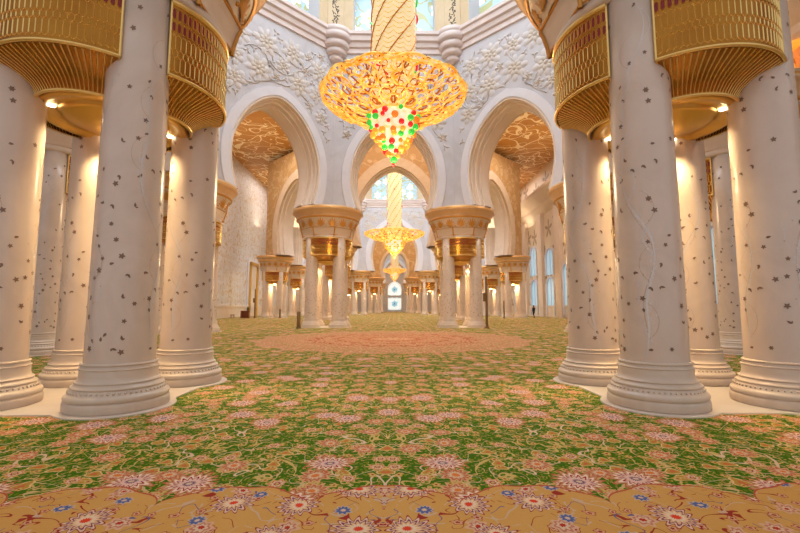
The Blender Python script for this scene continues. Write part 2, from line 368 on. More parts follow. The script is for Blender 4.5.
# ------------------------------------------------------------ setting: floor, walls, ceiling
m = MB(); m.box(-WALL_X-.5, WALL_X+.5, -6, 141.5, -.35, -.03); struct(m.build('floor', M['plinth']))
for sd in (-1, 1):
    m = MB(); x0, x1 = sorted((sd*WALL_X, sd*(WALL_X+.5)))
    m.box(x0, x1, -2, 140.6, -.03, CEIL, 0)
    struct(m.build('wall_left' if sd < 0 else 'wall_right', M['tracery'] if sd < 0 else M['starwall']))
    m = MB(); xa, xb = sorted((sd*(WALL_X-.12), sd*WALL_X)); m.box(xa, xb, -2, 140.4, -.03, 1.5); xa, xb = sorted((sd*(WALL_X-.2), sd*WALL_X)); m.box(xa, xb, -2, 140.4, 1.5, 1.75)
    struct(m.build('baseboard_left' if sd < 0 else 'baseboard_right', M['plinth']))
# wall crowned by a sloping cove ledge on the right
m = MB()
prof = [(WALL_X-.01,16.2),(WALL_X-.7,17.2),(WALL_X-.8,17.6),(WALL_X-2.2,18.9),(WALL_X-2.3,19.3),(WALL_X-.01,19.3)]
m.grid([[(x, y, z) for x, z in prof] for y in (-2, 140.3)], False, 0, False); struct(m.build('trim_1', M['soffit']))
m = MB(); m.box(-WALL_X, WALL_X, 140.2, 140.7, -.03, CEIL); wl = struct(m.build('wall_end', M['wall']))
m = MB()
def bay(y0, y1, x0=-WALL_X, x1=WALL_X):
    b = m.add([(x0,y0,CEIL),(x1,y0,CEIL),(x1,y1,CEIL),(x0,y1,CEIL)]); m.face((b,b+1,b+2,b+3))
ys = 7.6
for a, yc in OCT:
    R8 = a*K
    if yc-R8 > ys: bay(ys, yc-R8)
    for sd in (-1, 1):
        pts = [(sd*WALL_X,yc-R8),(sd*WALL_X,yc+R8),(sd*a,yc+R8),(sd*R8,yc+a),(sd*R8,yc-a),(sd*a,yc-R8)]
        b = m.add([(x,y,CEIL) for x,y in pts]); m.face(range(b, b+6))
    ys = yc+R8
bay(ys, 140.3)
struct(m.build('ceiling', M['arabesque']))

def arch_profile(wf, wm, z0, zm, za, n=22, p=.62):
    pts = []
    k = 6
    for i in range(k): t = i/k; pts.append((wm-(wm-wf)*(1-t)**2, z0+(zm-z0)*t))
    for i in range(n+1):
        t = i/n; sz = sin(t*pi/2); pts.append((wm*(max(1-sz*sz,0))**p, zm+(za-zm)*sz))
    L = [(-x,z) for x,z in pts]; Rr = [(x,z) for x,z in reversed(pts[:-1])]
    return L+Rr
def offset(pr, d, z0):
    out = []
    n = len(pr); mid = n//2
    for i,(x,z) in enumerate(pr):
        a = pr[max(i-1,0)]; b = pr[min(i+1,n-1)]
        tx, tz = b[0]-a[0], b[1]-a[1]; l = hypot(tx,tz) or 1
        nx, nz = -tz/l, tx/l
        if i == mid: out.append((0, z+d*1.12)); continue
        xx = x+nx*d; zz = z+nz*d
        if i < mid: xx = min(xx, -.01)
        else: xx = max(xx, .01)
        out.append((xx, max(zz, z0) if i not in (0,n-1) else z0))
    return out

def wall_panel(a, yc, side, wf, wm, zm, za, top, thk, seed, name):
    """one side of an octagonal hall: a thick wall carried by two capitals, with a pointed horseshoe arch"""
    ang = side*pi/4                      # 0 = the far side, seen square on
    ctr = Vector((sin(ang)*a*K, yc+cos(ang)*a*K, 0)); inn = Vector((-sin(ang), -cos(ang), 0)); u = Vector((cos(ang), -sin(ang), 0))
    def pt(x, z, n): return ctr+u*x+inn*n+Vector((0,0,z))
    t2 = thk/2; tn = math.tan(pi/8); pr = arch_profile(wf, wm, SPR, zm, za)
    m = MB(); N_ = len(pr); mid = N_//2
    tr = .75*wm/3.2; ob = 2.2 if wm > 4 else 1.0
    sec = [(t2,tr,0),(t2+.10,tr-.04,1),(t2+.10,.16,1),(t2+.04,.10,1),(t2+.04,0,2),(t2-.22,0,2),(t2-.22,-.09,2),(t2-.55,-.11,2),(t2-.60,-.20,2),(t2-.95,-.22,2),(t2-.95,-.32,2),
           (-t2+.9,-.32,2),(-t2+.85,-.18,2),(-t2+.34,-.16,2),(-t2+.30,0,2),(-t2-.06,.0,3),(-t2-.06,.10,3),(-t2-.1,.5*ob,3),(-t2,.54*ob,3)]
    rows = [[pt(x, z, n) for x, z in offset(pr, d, SPR)] for n, d, _ in sec]
    for i in range(len(rows)-1): m.grid(rows[i:i+2], False, sec[i+1][2], True)
    for n, d, mi in ((t2, tr, 0), (-t2, .54*ob, 4)):
        L = a-n*tn; T = offset(pr, d, SPR); Q = []
        kk = int(mid*.62)
        for i in range(N_):
            j = i if i <= mid else N_-1-i
            if j <= kk: q = (-L, SPR+(top-SPR)*(j/kk)**1.3)
            else: q = (-L*(1-(j-kk)/(mid-kk)), top)
            Q.append(q if i <= mid else (-q[0], q[1]))
        m.grid([[pt(*p, n) for p in T], [pt(*p, n) for p in Q]], False, mi, False)
    # underside of the two feet and the top
    for sg in (-1, 1):
        b = m.add([pt(sg*(wf+tr),SPR,t2), pt(sg*(a-t2*tn),SPR,t2), pt(sg*(a+t2*tn),SPR,-t2), pt(sg*(wf+.5),SPR,-t2)]); m.face((b,b+1,b+2,b+3), 0)
    # carved flowers, leaves and stems on the inner face
    rnd = random.Random(seed); up = Vector((0,0,1)); L = a-t2*tn-.35; T = offset(pr, tr+.15, SPR)
    def free(x, z, r):
        if abs(x)+r > L or z+r > top-1.3 or z-r < SPR+.6: return False
        for k8 in range(9):
            xx, zz = (x, z) if k8 == 8 else (x+r*cos(k8*pi/4), z+r*sin(k8*pi/4)); ins = False
            for i in range(len(T)):
                (x1,z1),(x2,z2) = T[i-1], T[i]
                if (z1 > zz) != (z2 > zz) and xx < (x2-x1)*(zz-z1)/(z2-z1)+x1: ins = not ins
            if ins: return False
        return True
    spots = []
    for rad, tries in ((1.02,700),(.82,900),(.62,1200),(.42,1500),(.27,2200)):
        for _ in range(tries):
            x = rnd.uniform(-L, L); z = rnd.uniform(SPR+.5, top-1)
            if free(x, z, rad) and all(hypot(x-sx,z-sz) > (rad+sr)*.86 for sx,sz,sr in spots): spots.append((x,z,rad))
    sc_ = a/5.123
    for x, z, rad in spots:
        c0 = pt(x, z, t2); np_ = 8 if rad > .9 else (7 if rad > .6 else 5); a0 = rnd.uniform(0,6.28)
        if rad > .4:
            for ring, (rr, sz_) in enumerate(((.66,.34),(.34,.24))):
                for j in range(np_):
                    q = a0+ring*.4+2*pi*j/np_; dx = u*cos(q)+up*sin(q); dy = -u*sin(q)+up*cos(q)
                    m.dome(c0+dx*rad*rr+inn*.015*ring, dx, dy, inn, rad*sz_, rad*sz_*(.85 if np_ < 8 else .72), .065+.02*ring, 5 if ring == 0 else 6)
            m.dome(c0+inn*.05, u, up, inn, rad*.16, rad*.16, .08, 6)
        else:
            for j in range(3):
                q = a0+j*2.1; dx = u*cos(q)+up*sin(q); dy = -u*sin(q)+up*cos(q)
                m.dome(c0+dx*rad*.5, dx, dy, inn, rad*.6, rad*.27, .07, 5)
    for _ in range(16):      # curling stems
        x = rnd.uniform(-L*.9, L*.9); z = rnd.uniform(za-1, top-2); q = rnd.uniform(0, 6.28); cu = rnd.choice((-1,1))*rnd.uniform(.25,.6); P_ = []
        for i in range(14):
            if free(x, z, .1): P_.append(pt(x, z, t2+.02))
            x += .28*cos(q); z += .28*sin(q); q += cu*.28*2
        if len(P_) > 4: m.tube(P_, .055, 4, 5)
    o = m.build(name, [M['wall'], M['trim'], M['soffit'], M['outertrim'], M['ochre'], M['relief'], M['relief_core']]); struct(o)
    return o
SIDE = ['far','far_right','right','near_right','near','near_left','left','far_left']
def ring_rows(a, yc, prof):
    rows = []
    for n, z in prof:       # n = distance inward of the wall centre line
        R_ = (a*K-n)/cos(pi/8); rows.append([(R_*sin(pi/8+i*pi/4), yc+R_*cos(pi/8+i*pi/4), z) for i in range(8)])
    return rows
for oi, (a, yc) in enumerate(OCT):
    big = oi == 1
    top = 22.0 if not big else 23.0
    dn = ['first','second','third'][oi]
    for sd in range(8):
        if big: wall_panel(a, yc, sd, 4.3, 4.8, 12.2, 18.9, top, 2.6, 50+sd, 'wall_%s_%s' % (dn, SIDE[sd]))
        else: wall_panel(a, yc, sd, 2.75, 3.22, 11.3, 15.8, top, 2.6, 7+sd+20*oi, 'wall_%s_%s' % (dn, SIDE[sd]))
    m = MB()                # cornice running round the octagon
    pf = [(1.3,-.9),(1.42,-.86),(1.42,-.5),(1.55,-.42),(1.6,-.1),(1.75,.0),(1.78,.35),(1.9,.45),(1.9,.7),(.2,.74)]
    m.grid(ring_rows(a, yc, [(n, top+z) for n, z in pf]), True, 0, False)
    for i in range(8):      # ringed corbels in the corners
        R_ = (a*K-1.35)/cos(pi/8); cx, cy = R_*sin(pi/8+i*pi/4), yc+R_*cos(pi/8+i*pi/4)
        pf = []
        for r0, z0, z1 in ((.50,-1.65,-1.25),(.76,-1.2,-.75),(.98,-.7,-.2),(1.18,-.15,.35)):
            for q in range(6): t = -pi/2+pi*q/5; pf.append((r0+.11*cos(t), (z0+z1)/2+(z1-z0)/2*sin(t)))
        pf = [(.05,-1.75)]+pf+[(1.26,.42),(1.26,.74),(.05,.76)]
        m.lathe([(r, top+z) for r, z in pf], 20, (cx,cy,0))
    struct(m.build('trim_cornice', M['cornice']))
    # drum of the dome: eight piers, arched windows between them, dome shell
    z0 = top+.72; z1 = top+9.4
    for sd in range(8):
        ang = sd*pi/4; ctr = Vector((sin(ang)*a*K, yc+cos(ang)*a*K, 0)); inn = Vector((-sin(ang), -cos(ang), 0)); u = Vector((cos(ang), -sin(ang), 0))
        hw = (a-.5)*.70
        pt = lambda x, z, n: ctr+u*x+inn*n+Vector((0,0,z))
        pr = arch_profile(hw, hw, z0, z0+3.4, z0+8.0, 12); N_ = len(pr); mid = N_//2
        m = MB()
        m.grid([[pt(x,z,n) for x,z in pr] for n in (1.0,-.7)], False, 1, True)
        Q = []; L = a-1.0*math.tan(pi/8); kk = int(mid*.5)
        for i in range(N_):
            j = i if i <= mid else N_-1-i
            q = (-L, z0+(z1-z0)*(j/kk)) if j <= kk else (-L*(1-(j-kk)/(mid-kk)), z1)
            Q.append(q if i <= mid else (-q[0], q[1]))
        m.grid([[pt(*p, 1.0) for p in pr],[pt(*p, 1.0) for p in Q]], False, 0, False)
        struct(m.build('wall_drum', [M['pier'], M['trim']]))
        m = MB(); c0 = m.add([pt(x, z, -.5) for x, z in pr]); m.face(range(c0, c0+N_), 0)
        struct(m.build('window_%d' % (oi*8+sd+1), [M['domeglass'], M['trim']]))
        # pierced strip up the corner pier
        ang2 = ang+pi/8; R_ = (a*K-1.0)/cos(pi/8)-.02; cc = Vector((R_*sin(ang2), yc+R_*cos(ang2), 0)); i2 = Vector((-sin(ang2),-cos(ang2),0)); u2 = Vector((cos(ang2),-sin(ang2),0))
        m = MB(); rnd = random.Random(sd); pa = MB()
        b = pa.add([cc+u2*x+i2*n+Vector((0,0,z)) for z in (z0,z1) for x,n in ((-1.1,-.42),(-.62,.3),(.62,.3),(1.1,-.42))])
        for i in range(3): pa.face((b+i,b+i+1,b+i+5,b+i+4), 0)
        for i in range(70 if oi == 0 else 24):
            z = z0+.15+i*(z1-z0)/(70 if oi == 0 else 24)
            for _ in range(2):
                x = rnd.uniform(-.26,.26); q = rnd.uniform(0,3.14); dx = u2*cos(q)+Vector((0,0,sin(q))); dy = -u2*sin(q)+Vector((0,0,cos(q)))
                pa.dome(cc+u2*x+i2*.302+Vector((0,0,z)), dx, dy, i2, .12, .045, .012, 1, 6)
        struct(pa.build('trim_pier', [M['pier'], M['pierced']]))
    m = MB(); Rd = a*K/cos(pi/8)+.3
    m.lathe([(Rd*cos(t), z1-.02+Rd*.8*sin(t)) for t in [i*pi/2/10 for i in range(10)]+[pi/2-.01]], 32, (0,yc,0)); struct(m.build('ceiling_dome', M['relief']))

# ------------------------------------------------------------ end window, aisle doors and windows
wn = MB(); pr = [(-2.15,.6),(-2.15,7.6)]+[(2.15*-cos(t), 7.6+2.3*sin(t)) for t in [i*pi/12 for i in range(1,12)]]+[(2.15,7.6),(2.15,.6)]
c0 = wn.add([(x,140.12,z) for x,z in pr]); wn.face(range(c0,c0+len(pr)), 0)
wn.grid([[(x*1.12,140.2,z*1.01) for x,z in pr],[(x*1.12,139.9,z*1.01) for x,z in pr],[(x,139.9,z) for x,z in pr],[(x,140.12,z) for x,z in pr]], False, 1, False)
wn.box(-2.2,2.2,139.95,140.1,4.6,5.4,2)
struct(wn.build('window_30', [M['stained'], M['plinth'], M['wall']]))
# pale blue surround and lower arch of the end wall
m = MB(); pr2 = arch_profile(6.2,7.0,.0,6,14.2)
def yplane(rows_): return rows_
m.grid([[(x,140.15,z) for x,z in pr2],[(x,139.7,z) for x,z in offset(pr2,.1,0)],[(x,139.7,z) for x,z in offset(pr2,.9,0)],[(x,140.15,z) for x,z in offset(pr2,1.0,0)]], False, 0, True)
struct(m.build('trim_2', M['soffit']))
# left aisle door with golden frame
d = MB(); yd = 70.6; xw = -WALL_X
d.box(xw, xw+.12, yd-2.6, yd+2.6, 0, 9.3, 0); d.box(xw+.12, xw+.16, yd-1.5, yd+1.5, 0, 8.3, 3)
dd = struct(d.build('door_1', [M['trim'], M['goldceil'], M['sideglass'], M['plinth']]))
for yy in (yd-1.9, yd+1.6):
    f = MB(); f.box(xw+.1, xw+.4, yy, yy+.35, 0, 8.6); f.build('door_post', M['goldceil'], dd)
f = MB(); f.box(xw+.1, xw+.4, yd-1.9, yd+1.95, 8.4, 8.9); f.build('door_lintel', M['goldceil'], dd)
# right aisle daylit windows
wid = 40
for yw, hw, zb, zt in ((70.6,1.5,6.8,11.6),(70.6,1.5,.4,6.0),(63.2,1.5,6.4,10.4),(63.2,1.5,.4,6.0),(81,1.3,.4,6.0),(57.0,1.2,.4,7.5),(48,1.4,.4,7.5),(39,1.4,.4,7.5),(30,1.4,.4,7.5),(20,1.4,.4,7.5)):
    w_ = MB(); x = WALL_X-.06
    pr = [(yw-hw,zb),(yw-hw,zt-hw)]+[(yw-hw*cos(t), zt-hw+hw*sin(t)) for t in [i*pi/10 for i in range(1,10)]]+[(yw+hw,zt-hw),(yw+hw,zb)]
    c0 = w_.add([(x,y,z) for y,z in pr]); w_.face(range(c0,c0+len(pr)),0)
    cy, cz = yw, (zb+zt)/2
    big_ = [(cy+(y-cy)*1.2, cz+(z-cz)*1.06) for y,z in pr]
    w_.grid([[(x-.02,y,z) for y,z in pr],[(x-.28,y,z) for y,z in pr],[(x-.28,y,z) for y,z in big_],[(x+.06,y,z) for y,z in big_]], False, 1, False)
    w_.box(x-.12,x-.02,yw-.05,yw+.05,zb,zt,1)
    struct(w_.build('window_%d' % wid, [M['sideglass'], M['trim']])); wid += 1
# wall columns on the right aisle
m = MB()
for y in (74.8, 66.8, 59.5, 53, 44, 34.5, 25, 15): m.box(WALL_X-.5, WALL_X, y-1.0, y+1.0, 0, 16.4)
struct(m.build('trim_3', M['soffit']))

# ------------------------------------------------------------ carpet
m = MB(); n = 0
b = m.add([(-WALL_X+.25,-5,0),(WALL_X-.25,-5,0),(WALL_X-.25,139.7,0),(-WALL_X+.25,139.7,0),(-WALL_X+.25,-5,-.03),(WALL_X-.25,-5,-.03),(WALL_X-.25,139.7,-.03),(-WALL_X+.25,139.7,-.03)])
m.face((b,b+1,b+2,b+3)); [m.face((b+i,b+4+i,b+4+(i+1)%4,b+(i+1)%4)) for i in range(4)]
tag(m.build('carpet', M['carpet']), 'green floral carpet with tan border and round pink medallion covering the whole floor', 'carpet')

# ------------------------------------------------------------ columns, plinths and capitals
S2 = 1.007; RS = .47
def shaft_r(z): t = (z-.687)/6.0; return RS*(1-.075*t)
def make_column():
    root = empty('marble_column', (0,0,0))
    m = MB(); m.lathe([(shaft_r(.66),.66)]+[(shaft_r(z), z) for z in (.7,2,3.5,5,6.68)]+[(.1,6.7)], 40)
    sh = m.build('shaft', M['column'], root)
    pf = [(.3,.02),(.670,.02),(.685,.035),(.688,.13),(.678,.15),(.664,.155)]
    def torus(r, z, dr, dz, k=6):
        for i in range(k+1): t = -pi/2+pi*i/k; pf.append((r+dr*cos(t), z+dz*sin(t)))
    torus(.655, .205, .028, .042); pf.extend([(.640,.255),(.628,.265),(.606,.315),(.600,.322)])
    torus(.590, .345, .020, .020); pf.extend([(.572,.372),(.555,.395)])
    torus(.548, .415, .016, .014); pf.extend([(.535,.435),(.520,.465),(.512,.50),(.510,.585)])
    torus(.508, .602, .014, .013); pf.extend([(.498,.62),(.496,.648)])
    torus(.488, .668, .022, .017); pf.extend([(.47,.69),(.3,.70)])
    m = MB(); m.lathe(pf, 48, m=0)
    for j in range(56):     # bead moulding
        a = 2*pi*j/56; m.ball((.620*sin(a), .620*cos(a), .292), .019, 5, 4)
    m.build('column_base', M['base'], root)
    # inlaid vines (pearl), stems (tan), flowers and leaves (dark)
    m = MB(); rnd = random.Random(11)
    def S(a, z, h=.0035): r = shaft_r(z)+h; return Vector((r*sin(a), r*cos(a), z))
    def leafm(a, z, q, L_, w, mi):
        up = Vector((0,0,1)); t = Vector((cos(a), -sin(a), 0)); nz = Vector((sin(a), cos(a), 0))
        def P_(x, y): # in-plane
            X_ = x*cos(q)-y*sin(q); Z_ = x*sin(q)+y*cos(q); return S(a+X_/RS, z+Z_, .004)
        pts = [P_(0,0),P_(L_*.3,w),P_(L_*.65,w*.8),P_(L_,0),P_(L_*.65,-w*.8),P_(L_*.3,-w)]
        b = m.add(pts); m.face(range(b,b+6), mi)
    def star(a, z, r, mi=0):
        q0 = rnd.uniform(0,6.28); k = rnd.choice((5,5,6))
        for j in range(k): leafm(a, z, q0+2*pi*j/k, r, r*.30, mi)
    def strip(path, w, mi):
        rows = []
        for i,(a,z) in enumerate(path):
            a1,z1 = path[max(i-1,0)]; a2,z2 = path[min(i+1,len(path)-1)]
            dx, dz = (a2-a1)*RS, z2-z1; l = hypot(dx,dz) or 1; ww = w*(1-.5*i/len(path))
            rows.append([S(a-dz/l*ww/RS, z+dx/l*ww), S(a+dz/l*ww/RS, z-dx/l*ww)])
        m.grid(rows, False, mi, False)
    for v in range(3):
        a = v*2.1+rnd.uniform(-.3,.3); path = []
        ph = rnd.uniform(0,6); 
        for i in range(120): z = .75+i*.047; path.append((a+.42*sin(z*1.5+ph)+.16*sin(z*3.7+ph), z))
        strip(path, .0045, 2); strip([(q+.03*sin(z*9), z) for q, z in path], .003, 2)
        strip([(q+.06+.05*sin(z*5), z) for q, z in path[8:70]], .004, 1)
        for i in range(6, 112, 9):      # curling twigs
            a1, z1 = path[i]; sg = rnd.choice((-1,1)); p2 = []; q = pi/2-sg*.9; x, z = a1, z1
            for k in range(16): p2.append((x, z)); x += .045*cos(q)/RS; z += .045*sin(q); q += sg*.14
            strip(p2, .0035, 2 if i % 2 else 1)
            for k in (5,9,13):
                if rnd.random() < .8: leafm(p2[k][0], p2[k][1], rnd.uniform(0,6.28), .035, .009, rnd.choice((1,2)))
        for i in range(5, 100): # glittering pearl leaves along the vine
            for _ in range(2): leafm(path[i][0]+rnd.uniform(-.09,.09), path[i][1]+rnd.uniform(-.02,.02), rnd.uniform(0,6.28), .026, .007, 2)
    used = []
    for z0_, z1_, cnt in ((.85,2.6,66),(2.6,4.2,34),(4.2,6.5,30)):
        c_ = 0; tr = 0
        while c_ < cnt and tr < 4000:
            tr += 1; a = rnd.uniform(0, 2*pi); z = rnd.uniform(z0_, z1_)
            if all(hypot(((a-b_+pi)%(2*pi)-pi)*RS, z-w_) > .125 for b_, w_ in used):
                used.append((a,z)); c_ += 1
                k = rnd.random()
                if k < .42: star(a, z, rnd.uniform(.034,.050))
                elif k < .85:
                    q = rnd.uniform(0,6.28); leafm(a, z, q, .075, .017, 0); leafm(a, z, q+rnd.uniform(.8,1.6), .045, .012, 0)
                else: leafm(a, z, rnd.uniform(0,6.28), .07, .02, 0)
    m.build('floral_inlay', [M['inlay'], M['tan'], M['pearl']], sh)
    return root

def make_plinth():
    m = MB(); n = 160; R = []
    for i in range(n):
        a = 2*pi*i/n; best = 0; d = (sin(a), cos(a))
        sx = abs(d[0]) or 1e-9; sy = abs(d[1]) or 1e-9; best = min(1.58/sx, 1.58/sy, 2.12)
        for cx in (-1,1):
            for cy in (-1,1):
                px, py = cx*S2, cy*S2; b_ = d[0]*px+d[1]*py; q = b_*b_-(px*px+py*py-.79**2)
                if q > 0: best = max(best, b_+sqrt(q))
        # small point where the lobes meet
        R.append(best)
    rows = [[(0.01*sin(2*pi*i/n),.01*cos(2*pi*i/n),.022) for i in range(n)],[((r-.015)*sin(2*pi*i/n),(r-.015)*cos(2*pi*i/n),.022) for i,r in enumerate(R)],[(r*sin(2*pi*i/n),r*cos(2*pi*i/n),.016) for i,r in enumerate(R)],[(r*sin(2*pi*i/n),r*cos(2*pi*i/n),.0) for i,r in enumerate(R)]]
    m.grid(rows, True, 0, False)
    return m.build('marble_plinth', M['plinth'])

def make_capital():
    root = empty('drum_capital', (0,0,4.7))
    def sub(o): o.location.z = -4.7; return o
    m = MB(); m.lathe([(.01,5.02),(1.22,5.02),(1.30,5.12),(1.40,5.25),(1.43,5.35),(1.43,6.62),(1.82,6.64)], 48); sub(m.build('drum', M['cream'], root))
    # golden underside with a hanging dish
    m = MB(); pf = [(1.16,5.03),(1.20,4.90),(1.15,4.87),(1.06,4.875),(1.02,4.93),(.86,4.94),(.84,4.92)]
    for i in range(9): t = i/8; pf.append((.84*(1-t)+.005, 4.91-.20*sin(t*pi/2)))
    m.lathe(pf, 48); sub(m.build('gold_underside', M['goldceil'], root))
    for k in range(4):
        m = MB(); a = pi/4+k*pi/2; m.lathe([(.001,4.915),(.055,4.915),(.065,4.94)], 14, (.93*sin(a), .93*cos(a), 0)); sub(m.build('downlight', M['bulb'], root))
    # neck, gold edged octagonal slab, flared leaf band, rim
    m = MB(); m.lathe([(1.78,6.60),(1.87,6.62),(1.89,6.70),(1.87,6.74),(1.86,6.8)], 56, m=0)
    o8 = [(1.84,6.78),(1.88,6.82),(1.90,6.95),(1.97,7.20),(2.03,7.34)]
    cn = lambda r, z, i: (r*1.03*sin(pi/8+i*pi/4), r*1.03*cos(pi/8+i*pi/4), z)
    m.grid([[cn(r, z, i) for i in range(8)] for r, z in o8], True, 0, False)
    m.lathe([(2.0,7.34),(2.06,7.40),(2.12,7.7),(2.26,7.98),(2.34,8.04)], 56, m=0)
    sub(m.build('neck', M['cream'], root))
    m = MB()
    for i in range(8):
        m.tube([cn(r+.01, z, i) for r, z in [(1.87,6.72)]+o8[1:]], .05, 4)
        m.tube([cn(1.885, 6.81, i), cn(1.885, 6.81, i+1)], .022, 4); m.tube([cn(2.04, 7.36, i), cn(2.04, 7.36, i+1)], .04, 6)
    sub(m.build('gold_rib', M['goldpaint'], root))
    pf = [(2.34,8.02),(2.42,8.05),(2.42,8.12),(2.38,8.15),(2.44,8.28),(2.56,8.46),(2.62,8.52),(2.70,8.56),(2.72,8.66),(2.70,8.74),(2.64,8.78),(2.64,8.88),(.4,8.9)]
    m = MB(); m.lathe(pf, 56, m=[1,1,1,0,0,0,0,0,1,1,0,0,0]); sub(m.build('rim', [M['rim'], M['goldpaint']], root))
    m = MB()
    for k in range(16):
        a = 2*pi*k/16+.1
        for j in range(-3, 4):
            q = j*.34; L_ = .60-.05*abs(j); rows = []
            for i in range(7):
                t = i/6; w = .062*sin(pi*min(t*.9+.08,1))**.7
                cx_ = L_*t*sin(q)*.85+ (.03*j*t*t); zz = 7.38+L_*t*cos(q)*1.05
                zz = min(zz, 8.0); rr = 2.09+.02+(.0 if zz < 7.5 else (zz-7.5)**1.4*.44)
                rows.append([((rr+h)*sin(a+(cx_+s_*w)/rr), (rr+h)*cos(a+(cx_+s_*w)/rr), zz) for s_, h in ((-1,0),(0,.03),(1,0))])
            m.grid(rows, False, 0, True)
        m.ball((2.1*sin(a+pi/16), 2.1*cos(a+pi/16), 7.46), .05, 8, 5)
    sub(m.build('gold_leaf_frieze', M['goldpaint'], root))
    # bowed grilles
    RG = 1.45; AX = .43; HA = math.radians(43.6)
    def G(th, z, r=RG): return Vector((r*sin(th), AX+r*cos(th), z))
    flare = [(1.45,5.30),(1.42,5.285),(1.33,5.24),(1.20,5.18),(1.06,5.105),(.95,5.02),(.88,4.93),(.85,4.86)]
    g = MB(); NA = 28
    g.grid([[G(-HA+2*HA*j/NA, z) for j in range(NA+1)] for z in (5.32, 6.62)], False, 0, True)
    g.grid([[G(-HA+2*HA*j/NA, z, r) for j in range(NA+1)] for r, z in flare], False, 0, True)
    g.grid([[G(-HA+2*HA*j/NA, z, r) for j in range(NA+1)] for r, z in ((1.45,5.28),(1.48,5.285),(1.495,5.305),(1.48,5.325),(1.45,5.34))], False, 1, True)
    g.grid([[G(-HA+2*HA*j/NA, z, r) for j in range(NA+1)] for r, z in ((1.45,6.54),(1.48,6.55),(1.49,6.59),(1.47,6.63))], False, 1, True)
    g.grid([[G(-HA+2*HA*j/NA, z, r) for j in range(NA+1)] for r, z in ((.85,4.85),(.89,4.845),(.90,4.87),(.87,4.90))], False, 1, True)
    for sg in (-1,1): g.tube([G(sg*HA, z) for z in (5.3,6.6)], .022, 5, 1); g.tube([G(sg*HA, z+.0, r) for r, z in flare], .018, 5, 1)
    def line(th1, z1, th2, z2, w=.008, h=.012):
        p1, p2 = G(th1, z1), G(th2, z2); d = (p2-p1); d.normalize(); nz = Vector((sin((th1+th2)/2), cos((th1+th2)/2), 0)); t = d.cross(nz)
        b = g.add([p1+t*w, p1+nz*h, p1-t*w, p2+t*w, p2+nz*h, p2-t*w]); g.face((b,b+1,b+4,b+3), 1); g.face((b+1,b+2,b+5,b+4), 1)
    nc = 25; dt = 2*HA/nc
    rows_z = [5.40, 5.66, 5.76, 6.00, 6.02]; z = 5.36
    # elongated hexagons alternating with short ones
    seq = [.20,.05,.05,.05,.20,.05,.05,.05]
    zz = 5.42; k = 0; par = 0
    while zz < 5.98:
        h = .21 if k % 3 != 1 else .07
        for j in range(nc+1):
            for off in ((0,) if True else ()):
                th = -HA+dt*(j+ (.5 if par else 0))
                if th > HA+.001: continue
                line(th, zz, th, min(zz+h, 6.02))
                if zz+h < 6.02:
                    for sg in (-1,1):
                        t2 = th+sg*dt/2
                        if abs(t2) <= HA+.001: line(th, zz+h, t2, zz+h+.045)
                if k == 0: 
                    for sg in (-1,1):
                        t2 = th+sg*dt/2
                        if abs(t2) <= HA+.001: line(th, zz, t2, zz-.04)
        zz += h+.045; par ^= 1; k += 1
    for z_a, z_b in ((6.08,6.24),(6.30,6.48)):       # two rows of open slots
        for j in range(nc):
            th = -HA+dt*(j+.5); w = dt*.33
            pts = [(-w,z_a+.03),(-w*.5,z_a),(w*.5,z_a),(w,z_a+.03),(w,z_b-.03),(w*.5,z_b),(-w*.5,z_b),(-w,z_b-.03)]
            b = g.add([G(th+x, z_, RG+.004) for x, z_ in pts]); g.face(range(b,b+8), 2)
            for i in range(8): line(th+pts[i][0], pts[i][1], th+pts[(i+1)%8][0], pts[(i+1)%8][1], .005, .014)
    for j in range(25):                                # flutes of the flared foot
        th = -HA+2*HA*j/24; g.tube([G(th, z_, r+.004) for r, z_ in flare[1:]], lambda t: .013-.004*t, 4, 1)
    me = sub(g.build('grille', [M['grille'], M['grilleline'], M['redslot']], root)); me.rotation_euler = (0,0,0)
    for k in (1,2,3):
        c = me.copy(); COL.objects.link(c); c.parent = root; c.rotation_euler = (0,0,k*pi/2)
    return root

colp = make_column(); plp = make_plinth(); cap = make_capital()
first = [True]
def words(oi, sx, dy_near, k):
    return
CL = []      # clusters: octagon, x, y, description
for oi, (a, yc) in enumerate(OCT):
    R8 = a*K
    for (x, y, row) in ((a, yc-R8, 0), (R8, yc-a, 1), (R8, yc+a, 2), (a, yc+R8, 3)):
        for sg in (-1, 1):
            side = 'left' if sg < 0 else 'right'
            d = [['nearest %s cluster', 'second %s cluster behind the nearest', '%s cluster beside the diagonal arch', 'middle %s cluster'],
                 ['%s cluster at the second dome\'s near arch', 'nearer %s aisle cluster of the second dome', 'farther %s aisle cluster of the second dome', '%s cluster at the second dome\'s far arch'],
                 ['%s cluster at the last dome\'s near arch', 'nearer %s outer cluster, last dome', 'farther %s outer cluster, last dome', '%s cluster nearest the end window']][oi][row] % side
            CL.append((oi, sg*x, y, d, sg))
rnd = random.Random(4)
used = set()
